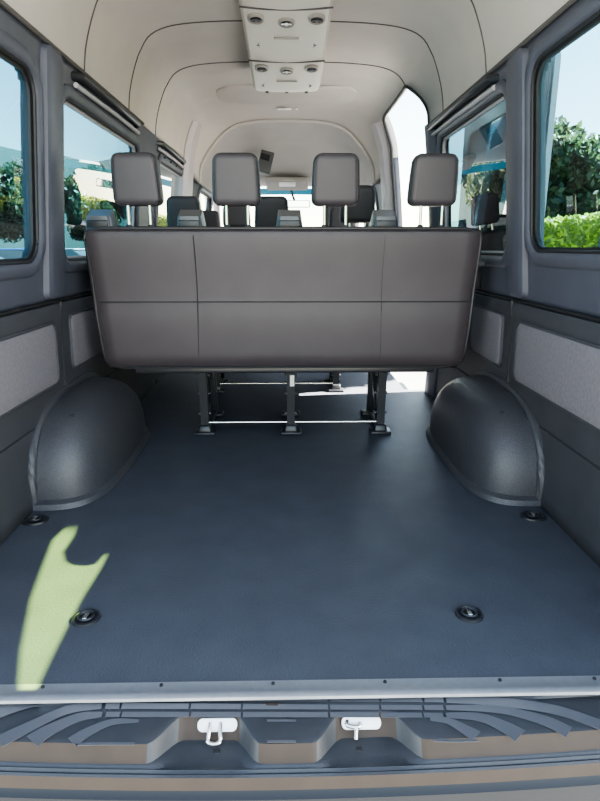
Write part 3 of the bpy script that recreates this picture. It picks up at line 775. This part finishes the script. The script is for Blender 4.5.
# unseen tree added right of the van to keep sun off the floor
t = thing('tree', 'broad unseen tree added beside the van on the right to block sun', 'tree', (5.2, 3.0, GZ), None)
tr = bpy.data.objects.new('trunk', tm); C.objects.link(tr); tr.parent = t; tr.scale = (2.2, 2.2, 4.2)
bm = nb()
def sp(u=None):
    d = Vector((random.gauss(0, 1), random.gauss(0, 1), random.gauss(0, 1))).normalized(); return Vector((5.0, 3.12, 4.45))+Vector((d.x*1.2, d.y*.70, d.z*1.05))*random.uniform(.93, 1.0), d
leaves(bm, sp, 5000, .09); q = nb(); bmesh.ops.create_icosphere(q, subdivisions=3, radius=.95); add(bm, q, Matrix.Translation((5.0, 3.12, 4.45)) @ Matrix.Diagonal((1.2, .72, 1.05, 1)))
obj('crown', bm, 'leafd', t, smooth=False)
t = thing('tree', 'second unseen tree added on the right to block sun at the open side door', 'tree', (5.6, 5.0, GZ), None)  # another unseen tree, added to darken the floor by the side door
tr = bpy.data.objects.new('trunk', tm); C.objects.link(tr); tr.parent = t; tr.scale = (2.0, 2.0, 4.6)
bm = nb()
def sp2():
    d = Vector((random.gauss(0, 1), random.gauss(0, 1), random.gauss(0, 1))).normalized(); return Vector((5.2, 5.0, 4.85))+Vector((d.x*1.1, d.y*.96, d.z*1.25))*random.uniform(.93, 1.0), d
leaves(bm, sp2, 5000, .09); q = nb(); bmesh.ops.create_icosphere(q, subdivisions=3, radius=.95); add(bm, q, Matrix.Translation((5.2, 5.0, 4.85)) @ Matrix.Diagonal((1.1, .98, 1.25, 1)))
obj('crown', bm, 'leafd', t, smooth=False)
# hazy wooded ridge on the left horizon
bm = nb(); cols = []
for i in range(61):
    az = math.radians(-8-1.9*i); h = 12.6+.5*math.sin(i*.9)+.3*math.sin(i*2.3)
    u = Vector((math.sin(az), math.cos(az), 0))
    cols.append([u*d+Vector((0, 0, GZ+h*k)) for d, k in ((74, 0), (76, .5), (80, .97), (95, 1.02), (100, 0))])
struct(obj('ground_bank', loft(bm, cols), 'hill'))
# parked cars
def car(x, y, rz, m, lab, idx):
    t = thing('parked_car', lab, 'car', (x, y, GZ), 'cars parked outside'); 
    mt = Matrix.Translation((x, y, GZ)) @ Matrix.Rotation(rz, 4, 'Z')
    side = [(-2.2, .35), (-2.25, .65), (-2.1, .88), (-1.3, 1.0), (-.6, 1.02), (1.4, 1.04), (2.1, .98), (2.25, .7), (2.2, .35)]
    rings = [[Vector((a*k, w, z if z < .5 else z-(.04 if abs(w) > .8 else 0))) for a, z in side] for w, k in ((-.90, .96), (-.84, 1), (0, 1.02), (.84, 1), (.90, .96))]
    bm = fixn(loft(nb(), rings)); bm.transform(mt); obj('body', bm, m, t)
    top = [(-1.25, 1.0), (-.5, 1.42), (.7, 1.46), (1.75, 1.02)]
    rings = [[Vector((a*(1 if k > .9 else 1), w*k2, z)) for (a, z), k2 in zip(top, (1, .8, .8, 1))] for w, k in ((-.82, 1), (.82, 1))]
    bm = fixn(loft(nb(), rings)); bm.transform(mt); obj('cabin', bm, 'vent', t, smooth=False)
    bm = nb(); box(bm, (.1, 0, 1.455), (1.35, 1.3, .05), .02); bm.transform(mt); obj('roof', bm, m, t)
    for a in (-1.4, 1.4):
        for w in (-.82, .82):
            bm = nb(); cyl(bm, (a, w-.1, .33), (a, w+.1, .33), .33, n=20); bm.transform(mt); obj('wheel', bm, 'tyre', t)
car(-8.5, 15.5, PI, 'whitep', 'white car parked on the left, nearest the van', 0)
car(-8.5, 19, PI, 'bluep', 'blue car parked on the left next to the white car', 1)
car(-8.5, 23, PI, 'silverp', 'silver car parked on the left beyond the blue car', 2)
car(-8.5, 28, PI, 'whitep', 'white car parked on the left, farthest from the van', 3)

# ------------------------------------------------------------------ light
sun = bpy.data.lights.new('sun', 'SUN'); sun.energy = 130.0; sun.angle = math.radians(.35); sun.color = (1, .95, .84)
so = bpy.data.objects.new('sun', sun); C.objects.link(so); so.rotation_euler = SUN.to_track_quat('-Z', 'Y').to_euler(); so.location = (8, 3, 8)
w = bpy.data.worlds.new('sky'); bpy.context.scene.world = w; w.use_nodes = True; nt = w.node_tree
sk = nt.nodes.new('ShaderNodeTexSky'); sk.sky_type = 'NISHITA'; sk.sun_disc = False; sk.sun_elevation = math.radians(40)
sk.sun_rotation = math.radians(90); sk.air_density = 1.0; sk.dust_density = .3; sk.ozone_density = 1.5
hs = nt.nodes.new('ShaderNodeHueSaturation'); hs.inputs['Saturation'].default_value = .85
nt.links.new(sk.outputs[0], hs.inputs['Color'])
wm = nt.nodes.new('ShaderNodeMix'); wm.data_type = 'RGBA'; wm.blend_type = 'MULTIPLY'; wm.inputs[0].default_value = 1
nt.links.new(hs.outputs[0], wm.inputs[6]); wm.inputs[7].default_value = (1.10, 1.0, .84, 1)
nt.links.new(wm.outputs[2], nt.nodes['Background'].inputs[0]); nt.nodes['Background'].inputs[1].default_value = .9
sc = bpy.context.scene
sc.view_settings.view_transform = 'AgX'; sc.view_settings.look = 'AgX - Medium High Contrast'; sc.view_settings.exposure = 0.68
